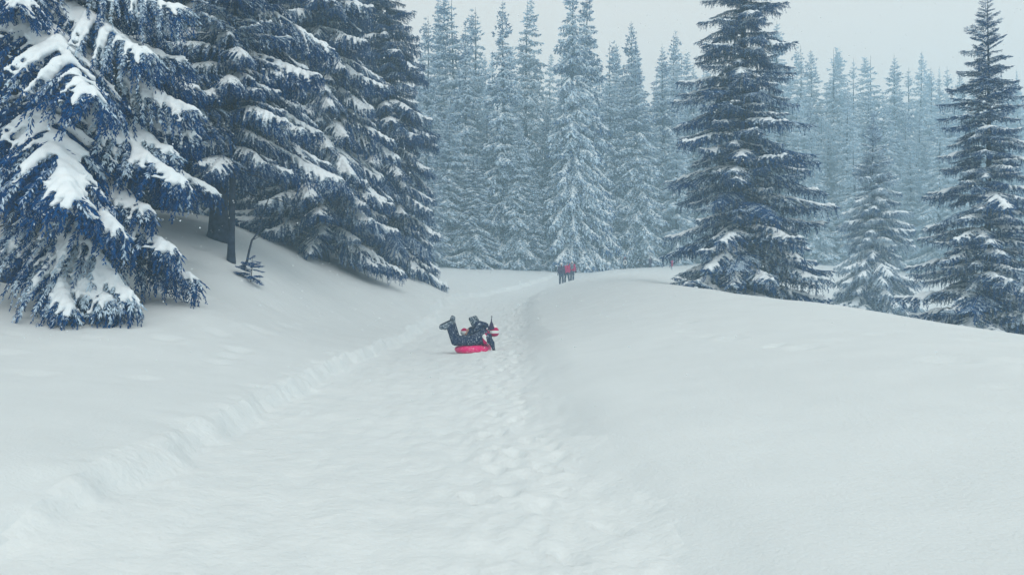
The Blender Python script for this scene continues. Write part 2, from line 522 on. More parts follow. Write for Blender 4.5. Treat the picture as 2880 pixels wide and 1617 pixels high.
def person(label, loc, rotz, J, jacket, trousers, hat=None, boot=M_BOOT, glove=M_GLOVE, face=(0, 1, 0), up=(0, 0, 1), k=1.0, voxel=0.014, group=None, fat=1.0, bk=1.0):
    """J: joint positions in metres; face/up orient the head; k scales girth"""
    t = obj('person', None); t.location = loc; t.rotation_euler = (0, 0, rotz)
    tag(t, label, 'person', group)
    f = Vector(face).normalized(); u = Vector(up); u = (u - f * u.dot(f)).normalized(); s = f.cross(u)
    H = Vector(J['head'])
    rot = Matrix((s, f, u)).transposed().to_4x4()
    def hp(x, y, z): return H + (s * x + f * y + u * z) * k
    g = k * fat
    limbs = [(J['hipL'], J['shL'], 0.115 * g, 0.095 * g), (J['hipR'], J['shR'], 0.115 * g, 0.095 * g), (J['pelvis'], J['chest'], 0.125 * g, 0.135 * g),
             (J['chest'], J['neck'], 0.10 * g, 0.06 * k), (J['neck'], J['head'], 0.055 * k, 0.06 * k)]
    reg = [(0, J['hipL'], J['shL']), (0, J['hipR'], J['shR']), (0, J['pelvis'], J['chest']), (0, J['chest'], J['neck']), (2, H - u * 0.08 * k, H + u * 0.06 * k)]
    for S in 'LR':
        limbs += [(J['sh' + S], J['el' + S], 0.070 * g, 0.055 * g), (J['el' + S], J['wr' + S], 0.055 * g, 0.040 * k),
                  (J['hip' + S], J['kn' + S], 0.105 * g, 0.075 * g), (J['kn' + S], J['an' + S], 0.080 * g, 0.070 * g)]
        reg += [(0, J['sh' + S], J['el' + S]), (0, J['el' + S], J['wr' + S]), (1, J['hip' + S], J['kn' + S]), (1, J['kn' + S], J['an' + S])]
    reg += [(1, J['hipL'], J['hipR'])]
    ell = [(H, (0.078 * k, 0.095 * k, 0.115 * k), rot), (hp(0, 0.095, -0.01), (0.014 * k, 0.022 * k, 0.020 * k), rot),
           (hp(0.08, -0.01, -0.005), (0.014 * k, 0.02 * k, 0.03 * k), rot), (hp(-0.08, -0.01, -0.005), (0.014 * k, 0.02 * k, 0.03 * k), rot),
           (hp(0, 0.045, -0.085), (0.045 * k, 0.04 * k, 0.03 * k), rot)]
    me = lump(limbs, 'person_body', [jacket, trousers, M_SKIN], voxel, 3, ell)
    paint_regions(me, reg)
    obj('body', me, t)
    for sx in (-1, 1):
        obj('eye', lump([], 'eye', M_EYE, 0.004, 1, [(hp(0.032 * sx, 0.083, 0.01), (0.013 * k, 0.008 * k, 0.010 * k), rot)]), t)
    obj('mouth', lump([], 'mouth', M_LIP, 0.004, 1, [(hp(0, 0.088, -0.055), (0.026 * k, 0.008 * k, 0.007 * k), rot)]), t)
    # gloves with five fingers, boots with soles
    for S in 'LR':
        w = Vector(J['wr' + S]); dirn = (w - Vector(J['el' + S])).normalized()
        pal = Vector((0, 0, 1)) if abs(dirn.z) < 0.9 else Vector((1, 0, 0))
        sd_ = dirn.cross(pal).normalized(); nn = sd_.cross(dirn)
        c = w + dirn * 0.05 * k
        fr = [(w, w + dirn * 0.075 * k, 0.036 * k, 0.040 * k)]
        for q, ln in zip((-1.5, -0.5, 0.5, 1.5), (0.062, 0.078, 0.074, 0.055)):
            b0 = w + dirn * 0.085 * k + sd_ * q * 0.021 * k
            b1 = b0 + (dirn * 0.8 + sd_ * q * 0.08 - nn * 0.2) * ln * 0.55 * k
            b2 = b1 + (dirn * 0.6 - nn * 0.55) * ln * 0.5 * k
            fr += [(b0, b1, 0.0125 * k, 0.0115 * k), (b1, b2, 0.0115 * k, 0.009 * k)]
        b0 = w + dirn * 0.03 * k - sd_ * 0.03 * k
        fr += [(b0, b0 + (dirn * 0.6 - sd_ * 0.6 - nn * 0.2) * 0.06 * k, 0.015 * k, 0.012 * k)]
        obj('glove', lump(fr, 'glove', glove, 0.008, 2), t)
        a = Vector(J['an' + S]); kn = Vector(J['kn' + S]); sh = (a - kn).normalized()
        toe = Vector(J['toe' + S])
        fd = (toe - a); fl = fd.length; fd.normalize()
        heel = a + sh * 0.06 * k - fd * 0.05 * k
        kb = k * bk
        bt = [(a - sh * 0.05 * k, a + sh * 0.03 * k, 0.068 * kb, 0.066 * kb), (heel, toe + sh * 0.05 * k, 0.060 * kb, 0.058 * kb), (a + sh * 0.02 * k, a + fd * fl * 0.6 + sh * 0.02 * k, 0.066 * kb, 0.060 * kb)]
        bo = obj('boot', lump(bt, 'boot', boot, 0.010, 2), t)
        obj('sole', lump([(heel + sh * 0.045 * k, toe + sh * 0.082 * k, 0.040 * kb, 0.038 * kb)], 'sole', M_SOLE, 0.010, 2), bo)
    if hat:
        hat(t, hp, rot, k)
    return t

def beanie(material, pom=None):
    def fn(t, hp, rot, k):
        h = obj('hat', lump([], 'hat', material, 0.010, 3, [(hp(0, -0.012, 0.055), (0.094 * k, 0.108 * k, 0.088 * k), rot), (hp(0, -0.016, 0.02), (0.097 * k, 0.108 * k, 0.045 * k), rot)]), t)
        if pom:
            obj('pompom', lump([], 'pompom', pom, 0.008, 1, [(hp(0, -0.01, 0.155), (0.03 * k,) * 3, rot)]), h)
    return fn

def walker_pose(h, stride=0.18, lean=0.0, arm=0.15, fold=False):
    m = h / 1.75
    J = dict(pelvis=(0, 0, 0.98), chest=(0, lean * 0.6, 1.33), neck=(0, lean, 1.50), head=(0, lean + 0.02, 1.64))
    for S, sx, ph in (('L', -1, 1), ('R', 1, -1)):
        J['hip' + S] = (0.095 * sx, 0, 0.93); J['kn' + S] = (0.105 * sx, stride * 0.55 * ph + 0.04, 0.50)
        J['an' + S] = (0.11 * sx, stride * ph - 0.02, 0.10); J['toe' + S] = (0.12 * sx, stride * ph + 0.15, 0.075)
        J['sh' + S] = (0.185 * sx, lean * 0.85, 1.42); J['el' + S] = (0.26 * sx, lean * 0.5 - arm * ph * 0.6, 1.14)
        J['wr' + S] = (0.27 * sx, lean * 0.5 - arm * ph + 0.06, 0.90)
    return {a: tuple(c * m for c in p) for a, p in J.items()}, m

# --- the inflatable tube and its two riders
TX, TY = (1330 - CX) / F * 19.7, 19.7
TZ = gz(TX, TY) - 0.015
M_TUBE, tt, tb = mat('tube_vinyl')
nzz = noise_node(tt, 26.0, 4.0)
rp_ = ramp(tt, nzz.outputs['Fac'], 0.54, (0.82, 0.010, 0.18), 0.68, (0.82, 0.42, 0.52))   # flecks of snow on red vinyl
link(tt, rp_.outputs[0], tb.inputs['Base Color']); tb.inputs['Roughness'].default_value = 0.35
tube_e = obj('snow_tube', None); tube_e.location = (TX, TY, TZ)
tag(tube_e, 'round red inflatable snow tube carrying the two riders down the path', 'snow tube')
n1, n2 = 40, 14
V_, Fq = [], []
for a in range(n1):
    th = 2 * math.pi * a / n1
    lumpy = 1 + 0.03 * math.sin(8 * th)
    for b in range(n2):
        ph = 2 * math.pi * b / n2
        rr = 0.325 + 0.125 * math.cos(ph) * lumpy
        V_.append((rr * math.cos(th), rr * math.sin(th), 0.100 + 0.100 * math.sin(ph) * lumpy + (0.02 * math.cos(th) if math.sin(ph) > 0 else 0)))
        Fq.append((a * n2 + b, ((a + 1) % n1) * n2 + b, ((a + 1) % n1) * n2 + (b + 1) % n2, a * n2 + (b + 1) % n2))
obj('ring', mesh_np('ring', np.array(V_), [np.array(Fq)], M_TUBE, True), tube_e)
obj('floor', lump([], 'tube_floor', M_TUBE, 0.02, 2, [((0, 0, 0.06), (0.33, 0.33, 0.05))]), tube_e)
for sy in (-1, 1):
    ang = np.linspace(0, math.pi, 9)
    hd = np.stack([0.30 + 0.07 * np.cos(ang), np.full(9, 0.30 * sy), 0.17 + 0.05 * np.sin(ang)], 1)
    obj('handle', mesh_np('handle', *(lambda vq: (vq[0], [vq[1]]))(tube_np(hd, np.full(9, 0.010), 6)), M_SOLE, True), tube_e)

def pointy_hat(t, hp, rot, k):
    """red and white striped knitted hat drawn out to a thin upright point with a bobble"""
    me = lump([(hp(0.0, -0.03, 0.06), hp(0.02, 0.05, 0.15), 0.085 * k, 0.05 * k)], 'hat', M_HATA, 0.009, 3,
              [(hp(0, -0.012, 0.03), (0.126 * k, 0.132 * k, 0.130 * k), rot)])
    h = obj('hat', me, t)
    c = hp(0, 0, 0.0)
    pt = np.array([(c.x - 0.035, c.y, c.z + 0.08), (c.x - 0.04, c.y, c.z + 0.17), (c.x - 0.042, c.y, c.z + 0.27), (c.x - 0.036, c.y, c.z + 0.39)])
    obj('hat_point', mesh_np('hat_point', *(lambda vq: (vq[0], [vq[1]]))(tube_np(pt, np.array([0.118, 0.062, 0.017, 0.008]), 10)), M_PLUM, True), h)
    obj('pompom', lump([], 'pompom', M_NAVY, 0.006, 1, [(tuple(pt[-1]), (0.022, 0.022, 0.018))]), h)
M_HATA = striped('striped_hat', 0.07, 0.11)
M_HATB = striped('striped_hat_round', 0.10, 0.02)
M_SCARF = striped('striped_scarf', 0.10, 0.0, (0.7, 0.0, 0.7))
JA = dict(pelvis=(0.02, -0.16, 0.30), chest=(0.27, -0.15, 0.42), neck=(0.40, -0.14, 0.46), head=(0.50, -0.13, 0.50),
          hipL=(-0.02, -0.07, 0.31), hipR=(-0.02, -0.25, 0.30), knL=(-0.40, -0.02, 0.33), knR=(-0.42, -0.24, 0.29),
          anL=(-0.50, -0.02, 0.70), anR=(-0.55, -0.25, 0.66), toeL=(-0.47, -0.13, 0.80), toeR=(-0.72, -0.34, 0.60),
          shL=(0.34, 0.0, 0.45), shR=(0.36, -0.27, 0.40), elL=(0.15, 0.02, 0.52), wrL=(0.02, -0.04, 0.47), elR=(0.47, -0.22, 0.25), wrR=(0.51, -0.24, 0.12))
ra = person('rider lying back with boots raised, in dark snowsuit and pointed red-and-white hat', (TX, TY, TZ), 0, JA, M_NAVY, M_NAVY, pointy_hat,
            face=(-0.75, -0.45, 0.5), up=(0.45, 0.0, 0.9), k=0.98, voxel=0.013, glove=M_GLOVE, fat=1.3, bk=1.18)
sc_ = obj('scarf', lump([((0.38, -0.27, 0.47), (0.29, -0.36, 0.42), 0.055, 0.055), ((0.29, -0.36, 0.42), (0.31, -0.37, 0.28), 0.055, 0.05), ((0.38, -0.24, 0.46), (0.36, -0.08, 0.58), 0.045, 0.04)], 'scarf', M_SCARF, 0.010, 2), ra)
JB = dict(pelvis=(0.20, 0.14, 0.36), chest=(-0.01, 0.16, 0.47), neck=(-0.11, 0.16, 0.48), head=(-0.18, 0.14, 0.49),
          hipL=(0.20, 0.24, 0.40), hipR=(0.20, 0.05, 0.42), knL=(0.28, 0.24, 0.64), knR=(0.27, 0.02, 0.60),
          anL=(0.10, 0.25, 0.70), anR=(0.07, 0.0, 0.69), toeL=(0.09, 0.22, 0.83), toeR=(0.01, -0.03, 0.80),
          shL=(-0.03, 0.30, 0.42), shR=(-0.03, 0.02, 0.43), elL=(0.12, 0.36, 0.36), wrL=(0.26, 0.36, 0.42), elR=(0.08, -0.06, 0.56), wrR=(0.20, -0.05, 0.62))
person('rider curled up head-first behind the other, boots in the air, round striped hat', (TX, TY, TZ), 0, JB, M_NAVY, M_NAVY, beanie(M_HATB),
       face=(0.5, -0.3, 0.8), up=(-0.9, 0, 0.25), k=0.95, voxel=0.013, fat=1.4, bk=1.2)

# --- three walkers on the path, three figures further off
G_W = 'walkers on the path'
def walker(label, px, d, h, jacket, trousers, hat, rot=0.0, stride=0.18, fat=1.0, group=G_W, sink=0.03):
    x = (px - CX) / F * d
    J, m = walker_pose(h, stride)
    return person(label, (x, d, gz(x, d) - sink), rot, J, jacket, trousers, hat, boot=M_SOLE, k=m, voxel=0.020, group=group, fat=fat)
walker('walker in a long dark jacket and white hat, leading the group up the path', 1579, 60.0, 1.70, M_PLUM, M_NAVY, beanie(M_WHITE), stride=0.12, fat=1.05)
w2 = walker('walker in a red jacket beside the one with the white hat', 1595, 62.0, 1.66, M_RED, M_NAVY, beanie(M_BOOT), rot=0.25, stride=0.26, fat=1.05)
w3 = walker('walker in a red jacket with a grey backpack', 1609, 63.5, 1.68, M_RED, M_NAVY, beanie(M_WHITE), rot=-0.2, stride=0.15, fat=1.05)
walker('child in a dark coat and red hood holding a white ring at the forest edge', 1757, 78, 1.18, M_PLUM, M_NAVY, beanie(M_RED), rot=3.1, stride=0.05, fat=1.35, group=None)
walker('child in plain dark clothes at the forest edge between the two red ones', 1829, 79, 1.02, M_PLUM, M_PLUM, beanie(M_PLUM), rot=3.1, stride=0.05, fat=1.5, group=None)
walker('small child in a red suit at the forest edge near the lone dark spruce', 1890, 80, 0.72, M_RED, M_RED, beanie(M_RED), rot=3.1, stride=0.05, fat=1.3, group=None)
rg = obj('white_ring', None); tag(rg, 'white plastic ring held by the child in the dark coat', 'ring')
x_ = (1757 - CX) / F * 78
rg.location = (x_, 77.78, gz(x_, 78) + 0.62)
ang = np.linspace(0, 2 * math.pi, 20)
obj('rim', mesh_np('rim', *(lambda vq: (vq[0], [vq[1]]))(tube_np(np.stack([0.13 * np.cos(ang), 0 * ang, 0.22 * np.sin(ang)], 1), np.full(20, 0.055), 8)), M_WHITE, True), rg)
obj('grip', mesh_np('grip', *(lambda vq: (vq[0], [vq[1]]))(tube_np(np.array([(-0.13, 0, 0), (0, 0.03, 0), (0.13, 0, 0.)]), np.full(3, 0.02), 6)), M_SOLE, True), rg)
bp = obj('backpack', lump([], 'backpack', M_BOOT, 0.02, 3, [((0, -0.17, 1.25), (0.15, 0.10, 0.24))]), w3)

# ------------------------------------------------------------------ spruce boughs
def unit(v):
    return v / (np.linalg.norm(v, axis=-1, keepdims=True) + 1e-9)

def sprigs_to_geo(B, D, L, W, rng, geo, frost):
    """each sprig: two crossed slender rhombi (needled twig tip)"""
    n = len(B)
    D = unit(D)
    rnd = unit(rng.normal(size=(n, 3)))
    p1 = unit(np.cross(D, rnd)); p2 = np.cross(D, p1)
    L = L[:, None]; W = W[:, None]
    mid = B + D * L * 0.45
    tip = B + D * L
    V = np.stack([B, mid + p1 * W, tip, mid - p1 * W, mid + p2 * W, mid - p2 * W], 1).reshape(-1, 3)
    o = np.arange(n) * 6
    F = np.concatenate([np.stack([o, o + 1, o + 2, o + 3], 1), np.stack([o, o + 4, o + 2, o + 5], 1)])
    geo.add(V, F, np.repeat(frost, 6))

_ico = None
def ico_np():
    global _ico
    if _ico is None:
        bm = bmesh.new(); bmesh.ops.create_icosphere(bm, subdivisions=1, radius=1)
        _ico = (np.array([v.co[:] for v in bm.verts]), np.array([[v.index for v in f.verts] for f in bm.faces]))
        bm.free()
    return _ico
def blobs_to_geo(P, Rr, geo, flat=0.75):
    v, f = ico_np()
    n = len(P)
    S = np.stack([Rr, Rr, Rr * flat], 1)
    V = (P[:, None, :] + v[None] * S[:, None, :]).reshape(-1, 3)
    F = (f[None] + (np.arange(n) * len(v))[:, None, None]).reshape(-1, 3)
    geo.add(V, F)

def axis_curve(L, th0, th1, tht, rng, n=26, wig=0.05):
    t = np.linspace(0, 1, n)
    th = th0 + (th1 - th0) * sstep(0, 0.75, t) + (tht - th1) * sstep(0.7, 1.0, t)
    az = wig * np.cumsum(rng.normal(size=n)) / math.sqrt(n) * 2
    d = np.stack([np.cos(th) * np.cos(az), np.cos(th) * np.sin(az), np.sin(th)], 1) * (L / (n - 1))
    P = np.concatenate([[[0, 0, 0]], np.cumsum(d[:-1], 0)])
    return t, P

def bough_geo(L, th0, th1, tht, rng, spread=0.40, droop=0.45, bl_sp=0.072, sp_sp=0.034, sl=0.105, sw=0.0105, hang=2.2,
              snow=1.0, want_snow=True, t0=0.10):
    g = Geo()
    t, P = axis_curve(L, th0, th1, tht, rng)
    T = unit(np.gradient(P, axis=0))
    g.tube(P, np.linspace(0.022, 0.006, len(P)) * (0.5 + L * 0.22), 5)
    nb = int(L / bl_sp)
    SB, SD, SL, SW, SF = [], [], [], [], []
    SP, SR = [], []
    patch = rng.uniform(0, 6.28, 3)
    def cover(u):     # snow comes in patches along a bough
        return 0.66 + 0.34 * math.sin(u * 9 + patch[0]) * math.sin(u * 4.1 + patch[1])
    for k in range(nb):
        tt = t0 + (0.985 - t0) * (k + rng.uniform(0, 1)) / nb
        b = np.array([np.interp(tt, t, P[:, c]) for c in range(3)])
        tg = unit(np.array([np.interp(tt, t, T[:, c]) for c in range(3)]))
        for side in (-1, 1):
            ln = L * spread * (1 - tt) ** 0.65 * min(1, (tt / 0.3)) ** 0.6 * rng.uniform(0.55, 1.25) + 0.07
            if rng.random() < 0.06:
                ln *= 0.3
            ang = R(68 - 34 * tt) * rng.uniform(0.8, 1.2)
            lat = np.array([-tg[1] * side, tg[0] * side, 0.0]); lat = unit(lat) if np.linalg.norm(lat) > 1e-6 else np.array([0, side, 0.])
            dr = unit(math.cos(ang) * tg + math.sin(ang) * lat + np.array([0, 0, rng.uniform(-0.12, 0.15)]))
            dp = droop * rng.uniform(0.6, 1.4)
            def pos(s):
                s = np.asarray(s)[..., None]
                return b + dr * ln * s + np.array([0, 0, -1.0]) * (dp * ln * s ** 1.7)
            fr = rng.beta(0.55, 0.75)
            ns = max(2, int(ln / sp_sp))
            s = (np.arange(ns) + rng.uniform(0, 1, ns)) / ns
            base = pos(s)
            tang = unit(dr + np.array([0, 0, -1.0]) * (1.7 * dp * s[:, None] ** 0.7))
            for sd_ in (-1, 1):
                lt = unit(np.cross(tang, np.array([0, 0, 1.0])) * sd_)
                dd = tang * 0.75 + lt * 0.6 + np.array([0, 0, -1.0]) * rng.uniform(0.0, 0.55, ns)[:, None] + rng.normal(0, 0.12, (ns, 3))
                SB.append(base); SD.append(dd)
                SL.append(sl * rng.uniform(0.6, 1.3, ns) * (1 - 0.35 * s)); SW.append(np.full(ns, sw) * rng.uniform(0.7, 1.3, ns)); SF.append(np.clip(fr + rng.normal(0, 0.12, ns), 0, 1))
            # tip
            SB.append(pos([0.93])); SD.append(tang[-1:]); SL.append(np.array([sl * 1.1])); SW.append(np.array([sw])); SF.append(np.array([fr]))
            # hanging twigs
            nh = rng.poisson(hang * ln / 0.5)
            for _ in range(nh):
                s0 = rng.uniform(0.15, 1.0)
                hb = pos([s0])[0]
                fh = rng.beta(0.4, 0.9)
                hl = rng.uniform(0.12, 0.34) * min(1.2, 0.5 + L * 0.28)
                hd = unit(np.array([0, 0, -1.0]) + 0.25 * dr + rng.normal(0, 0.12, 3))
                m_ = max(3, int(hl / (sp_sp * 0.75)))
                q = (np.arange(m_) + 0.5) / m_
                hbp = hb + hd * hl * q[:, None]
                out = rng.normal(size=(m_, 3)); out[:, 2] *= 0.2
                SB.append(hbp); SD.append(hd * 0.8 + unit(out) * 0.5)
                SL.append(sl * 0.85 * rng.uniform(0.6, 1.2, m_) * (1 - 0.4 * q)); SW.append(np.full(m_, sw)); SF.append(np.clip(fh - 0.35 * q + rng.normal(0, 0.1, m_), 0, 1))
            # snow lying along the branchlet
            if want_snow and rng.random() < 0.9 * snow * cover(tt) + 0.05:
                se = rng.uniform(0.5, 0.98)
                r0 = (0.029 + 0.021 * min(1.0, L / 2.2)) * rng.uniform(0.6, 1.4)
                m_ = max(2, int(ln * se / (r0 * 0.55)))
                q = np.linspace(0.0, se, m_)
                rr = r0 * (1 - 0.62 * q) * (1 + 0.22 * rng.normal(size=m_)).clip(0.5, 1.5)
                pp = pos(q); pp[:, 2] += rr * 0.55
                SP.append(pp); SR.append(rr)
                m2 = max(2, int(ln / 0.05))                     # crumbs caught on the side twigs
                q2 = rng.uniform(0.1, 1.0, m2)
                off = rng.normal(0, 1, (m2, 3)) * np.array([0.045, 0.045, 0.012])
                SP.append(pos(q2) + off); SR.append(rng.uniform(0.012, 0.024, m2) * (0.8 + 0.15 * L))
    # snow along the main axis
    if want_snow:
        m_ = int(L / 0.05)
        q = np.linspace(0.14, 0.97, m_)
        keep = np.array([rng.random() < snow * cover(a_) + 0.1 for a_ in q])
        lump = np.interp(q, np.linspace(0, 1, 9), rng.uniform(0.6, 1.5, 9))
        rr = (0.030 + 0.026 * min(1.1, L / 2.2)) * lump * (1 - 0.45 * q)
        pp = np.stack([np.interp(q, t, P[:, c]) for c in range(3)], 1); pp[:, 2] += rr * 0.6
        SP.append(pp[keep]); SR.append(rr[keep])
    sprigs_to_geo(np.concatenate(SB), np.concatenate(SD), np.concatenate(SL), np.concatenate(SW), rng, g, np.concatenate(SF))
    sp = (np.concatenate(SP), np.concatenate(SR)) if SP and sum(map(len, SP)) else None
    return g, sp

def snow_mesh(sp, name, voxel):
    g = Geo(); blobs_to_geo(sp[0], sp[1], g, 0.8)
    me = g.mesh('tmp', M_BSNOW)
    out = evaluated(me, [('REMESH', dict(mode='VOXEL', voxel_size=voxel, use_smooth_shade=True)),
                         ('SMOOTH', dict(factor=0.5, iterations=3))], name)
    out.materials.clear(); out.materials.append(M_BSNOW)
    out.polygons.foreach_set('use_smooth', np.ones(len(out.polygons), dtype=bool))
    return out

#       L,   start,  mid,   tip  , spread, droop, hang, snow
KINDS = {
    'long': (4.1, -4, -27, -12, 0.33, 0.60, 2.8, 0.72),
    'low':  (3.1, -8, -34, -20, 0.36, 0.62, 3.0, 1.0),
    'mid':  (2.3, 8, -26, -8, 0.38, 0.55, 2.6, 0.9),
    'high': (1.5, 24, -6, 10, 0.42, 0.38, 1.2, 0.6),
    'open': (2.6, 8, -13, 8, 0.30, 0.28, 1.0, 0.75),
    'openhigh': (1.5, 24, 2, 18, 0.34, 0.20, 0.3, 0.4),
    'top':  (0.75, 42, 28, 36, 0.42, 0.15, 0.0, 0.0),
}
PROTO = {}
for ki, (kn, (L, a0, a1, a2, spr, drp, hg, sn)) in enumerate(KINDS.items()):
    PROTO[kn] = []
    for v in range(4):
        rng = np.random.default_rng(100 * ki + v)
        g, sp = bough_geo(L * rng.uniform(0.93, 1.07), R(a0), R(a1 + rng.uniform(-6, 6)), R(a2), rng, spr, drp, hang=hg, snow=sn, want_snow=sn > 0, t0=0.26 if kn == 'long' else 0.10)
        me = g.mesh('bough_%s' % kn, M_NEEDLE)
        sm = snow_mesh(sp, 'bough_snow_%s' % kn, 0.030 if L > 3.5 else 0.025 if L > 1 else 0.015) if sp else None
        PROTO[kn].append((me, sm, L))

TREES = []
def trunk_geo(H, r0, rng, limbs=0, limb_len=1.5, zmax=4):
    g = Geo()
    z = np.concatenate([[-1.0, 0, 0.25], np.linspace(0.7, H, 16)])
    rad = r0 * np.clip(1 - z / H, 0.02, 1) ** 0.85
    rad[0] = r0 * 1.5; rad[1] = r0 * 1.35; rad[2] = r0 * 1.12
    sway = 0.012 * H
    P = np.stack([sway * 0.3 * np.sin(z * 0.4 + rng.uniform(0, 6)), sway * 0.3 * np.sin(z * 0.33 + rng.uniform(0, 6)), z], 1)
    P[:, :2] -= P[1, :2]
    g.tube(P, rad, 10)
    for _ in range(limbs):      # bare dead limbs low on the trunk
        zz = rng.uniform(0.9, zmax); az = rng.uniform(0, 6.28); ln = limb_len * rng.uniform(0.4, 1.1)
        n = 7; s = np.linspace(0, 1, n)
        pts_ = np.stack([math.cos(az) * ln * s, math.sin(az) * ln * s, zz - 0.25 * ln * s ** 1.5], 1)
        pts_[1:] += rng.normal(0, 0.025 * ln, (n - 1, 3))
        g.tube(pts_, np.linspace(0.022, 0.004, n), 4)
        for k in range(4):
            b = pts_[rng.integers(2, n)]
            e = b + np.array([math.cos(az + rng.uniform(-1.2, 1.2)), math.sin(az + rng.uniform(-1.2, 1.2)), rng.uniform(-0.5, 0.2)]) * 0.3 * ln * rng.uniform(0.5, 1)
            g.tube(np.linspace(b, e, 3), np.array([0.010, 0.006, 0.002]), 3)
    return g

def add_bough(tree, kind, z, az, length, pitch, rng, snow_p, dust, loc_off=0.0, narrow=1.0):
    me, sm, L = PROTO[kind][rng.integers(0, 4)]
    s = length / L
    b = obj('bough', me, tree)
    b.location = (math.cos(az) * loc_off, math.sin(az) * loc_off, z)
    b.rotation_euler = (rng.normal(0, 0.09), -pitch, az)
    b.scale = (s, s * narrow * rng.uniform(0.9, 1.15) * (1 if rng.random() < 0.5 else -1), s)
    b.color = (dust * rng.uniform(0.6, 1.3), 0, 0, 1)
    if sm and rng.random() < snow_p:
        obj('snow', sm, b)['kind'] = 'stuff'
    return b

def spruce(label, px, d, H, Rb, seed, z_low=0.5, snow_p=0.9, dust=0.7, shape=0.8, sp=0.36, per=6, limbs=0, group=None,
           name='spruce_tree', az_bias=None, sector=None, fade_snow=None, r_trunk=None, lift=0.0, open_crown=False):
    rng = np.random.default_rng(seed)
    x = (px - CX) / F * d
    z0 = gz(x, d)
    t = obj(name, None); t.location = (x, d, z0); t.empty_display_size = 0.3
    tag(t, label, 'tree', group)
    obj('trunk', trunk_geo(H, r_trunk or 0.0105 * H + 0.02, rng, limbs, 1.9).mesh('trunk', M_BARK, True), t)
    z = z_low
    while z < H - 0.25:
        f = (z - 0.0) / H
        r = Rb * (1 - f) ** shape
        kind = 'long' if r > 3.3 else 'low' if r > 2.35 else 'mid' if r > 1.5 else 'high' if r > 0.75 else 'top'
        if open_crown:
            kind = {'long': 'open', 'low': 'open', 'mid': 'open', 'high': 'openhigh', 'top': 'top'}[kind]
        n = per if r > 0.9 else max(4, per - 1)
        a0 = rng.uniform(0, 6.28)
        for k in range(n):
            az = a0 + 6.2832 * k / n + rng.normal(0, 0.22)
            if sector and z < sector[2] and math.cos(az - sector[0]) > sector[1]:
                continue
            ln = r * rng.uniform(0.58, 1.14)
            if az_bias:
                ln *= 1 + az_bias[1] * math.cos(az - az_bias[0])
            pitch = R(rng.normal(0, 5)) + R(4) * (f - 0.2) + lift
            if z < 2.2:                                       # low boughs come to rest on the snow
                th = {'long': -0.35, 'low': -0.42, 'mid': -0.25, 'high': 0.07, 'top': 0.6, 'open': -0.06, 'openhigh': 0.2}[kind]
                tz = gz(x + ln * 0.9 * math.cos(az), d + ln * 0.9 * math.sin(az)) - z0
                pitch = max(pitch, math.asin(max(-0.95, min(0.9, (tz + 0.10 - z) / ln))) - th)
            spv = snow_p if fade_snow is None else snow_p * float(np.interp(f, [0, fade_snow], [1, 0.25]))
            add_bough(t, kind, z + rng.uniform(-0.12, 0.12), az, ln, pitch, rng, spv, dust, 0.02)
        z += sp * (0.55 + 0.45 * min(1, r / 2.0)) * rng.uniform(0.85, 1.15)
    # leader shoot
    me, sm, L = PROTO['top'][0]
    b = obj('bough', me, t); b.location = (0, 0, H - 0.35); b.rotation_euler = (0, -R(52), 1.0); b.scale = (0.8,) * 3; b.color = (dust, 0, 0, 1)
    TREES.append((x, d, Rb))
    return t

# ------------------------------------------------------------------ the near trees
L1 = spruce('big spruce with bare lower trunk and snow-heavy boughs sweeping down onto the bank', 35, 16.0, 19, 4.4, 11, z_low=3.7, shape=0.55, snow_p=1.0, dust=0.95, sp=0.42, per=6, limbs=22, r_trunk=0.17, sector=(R(-80), 0.15, 5.5))
rng = np.random.default_rng(5)
def reach(tree, zbase, tip, kind='long', snow_p=1.0, dust=1.0, n=1, jit=0.0, pitch_add=0.0):
    """bough from the trunk at height zbase whose tip ends near a world point"""
    o = Vector(tree.location) + Vector((0, 0, zbase))
    v = Vector(tip) - o
    az = math.atan2(v.y, v.x)
    me, sm, L = PROTO[kind][0]
    th = {'long': R(-20), 'low': R(-24), 'mid': R(-14), 'high': R(4)}[kind]       # chord slope of the prototype
    el = math.atan2(v.z, math.hypot(v.x, v.y))
    b = add_bough(tree, kind, zbase, az, v.length * 1.02, el - th + pitch_add, rng, snow_p, dust, narrow=0.78 if zbase < 2.0 else 1.05)
    return b
for zb, tip in [(1.7, (575, 828, 15.4)), (1.9, (420, 900, 13.3)), (1.6, (330, 905, 13.2)), (1.5, (240, 900, 13.2)), (2.2, (470, 770, 14.6)),
                (3.2, (440, 640, 14.2)), (3.0, (330, 730, 13.4)), (3.9, (500, 590, 14.6)), (3.9, (230, 600, 12.6)), 
                (4.3, (510, 470, 15)), (4.9, (505, 330, 15)), (4.4, (560, 420, 15.5)), (5.2, (560, 210, 15.5)), (6.0, (540, 60, 15)), (5.6, (420, 190, 14)), (5.3, (300, 330, 13))]:
    reach(L1, zb, at(*tip))
spruce('wide spruce whose trunk rises from the shaded hump beside the leaning dead stick', 615, 22.8, 20, 4.3, 12, z_low=3.0, snow_p=1.0, dust=0.80, sp=0.42, limbs=6, r_trunk=0.26)
spruce('slim spruce with a thin straight trunk next to the small sapling', 650, 21.0, 13, 2.4, 13, z_low=2.5, snow_p=0.95, dust=0.9, sp=0.42, per=5, limbs=4, r_trunk=0.09)
spruce('broad spruce with thick snow pads, its skirt resting on the snow slope', 905, 31.5, 20, 3.8, 14, z_low=0.6, snow_p=1.0, dust=0.82, sp=0.40)
spruce('tall spruce closing the left clump beside the opening, frosted lower skirt', 1085, 37.5, 18.2, 3.2, 15, z_low=0.5, snow_p=0.9, dust=0.72, sp=0.36, fade_snow=0.75)
G_L = 'spruces crowded behind the left clump'
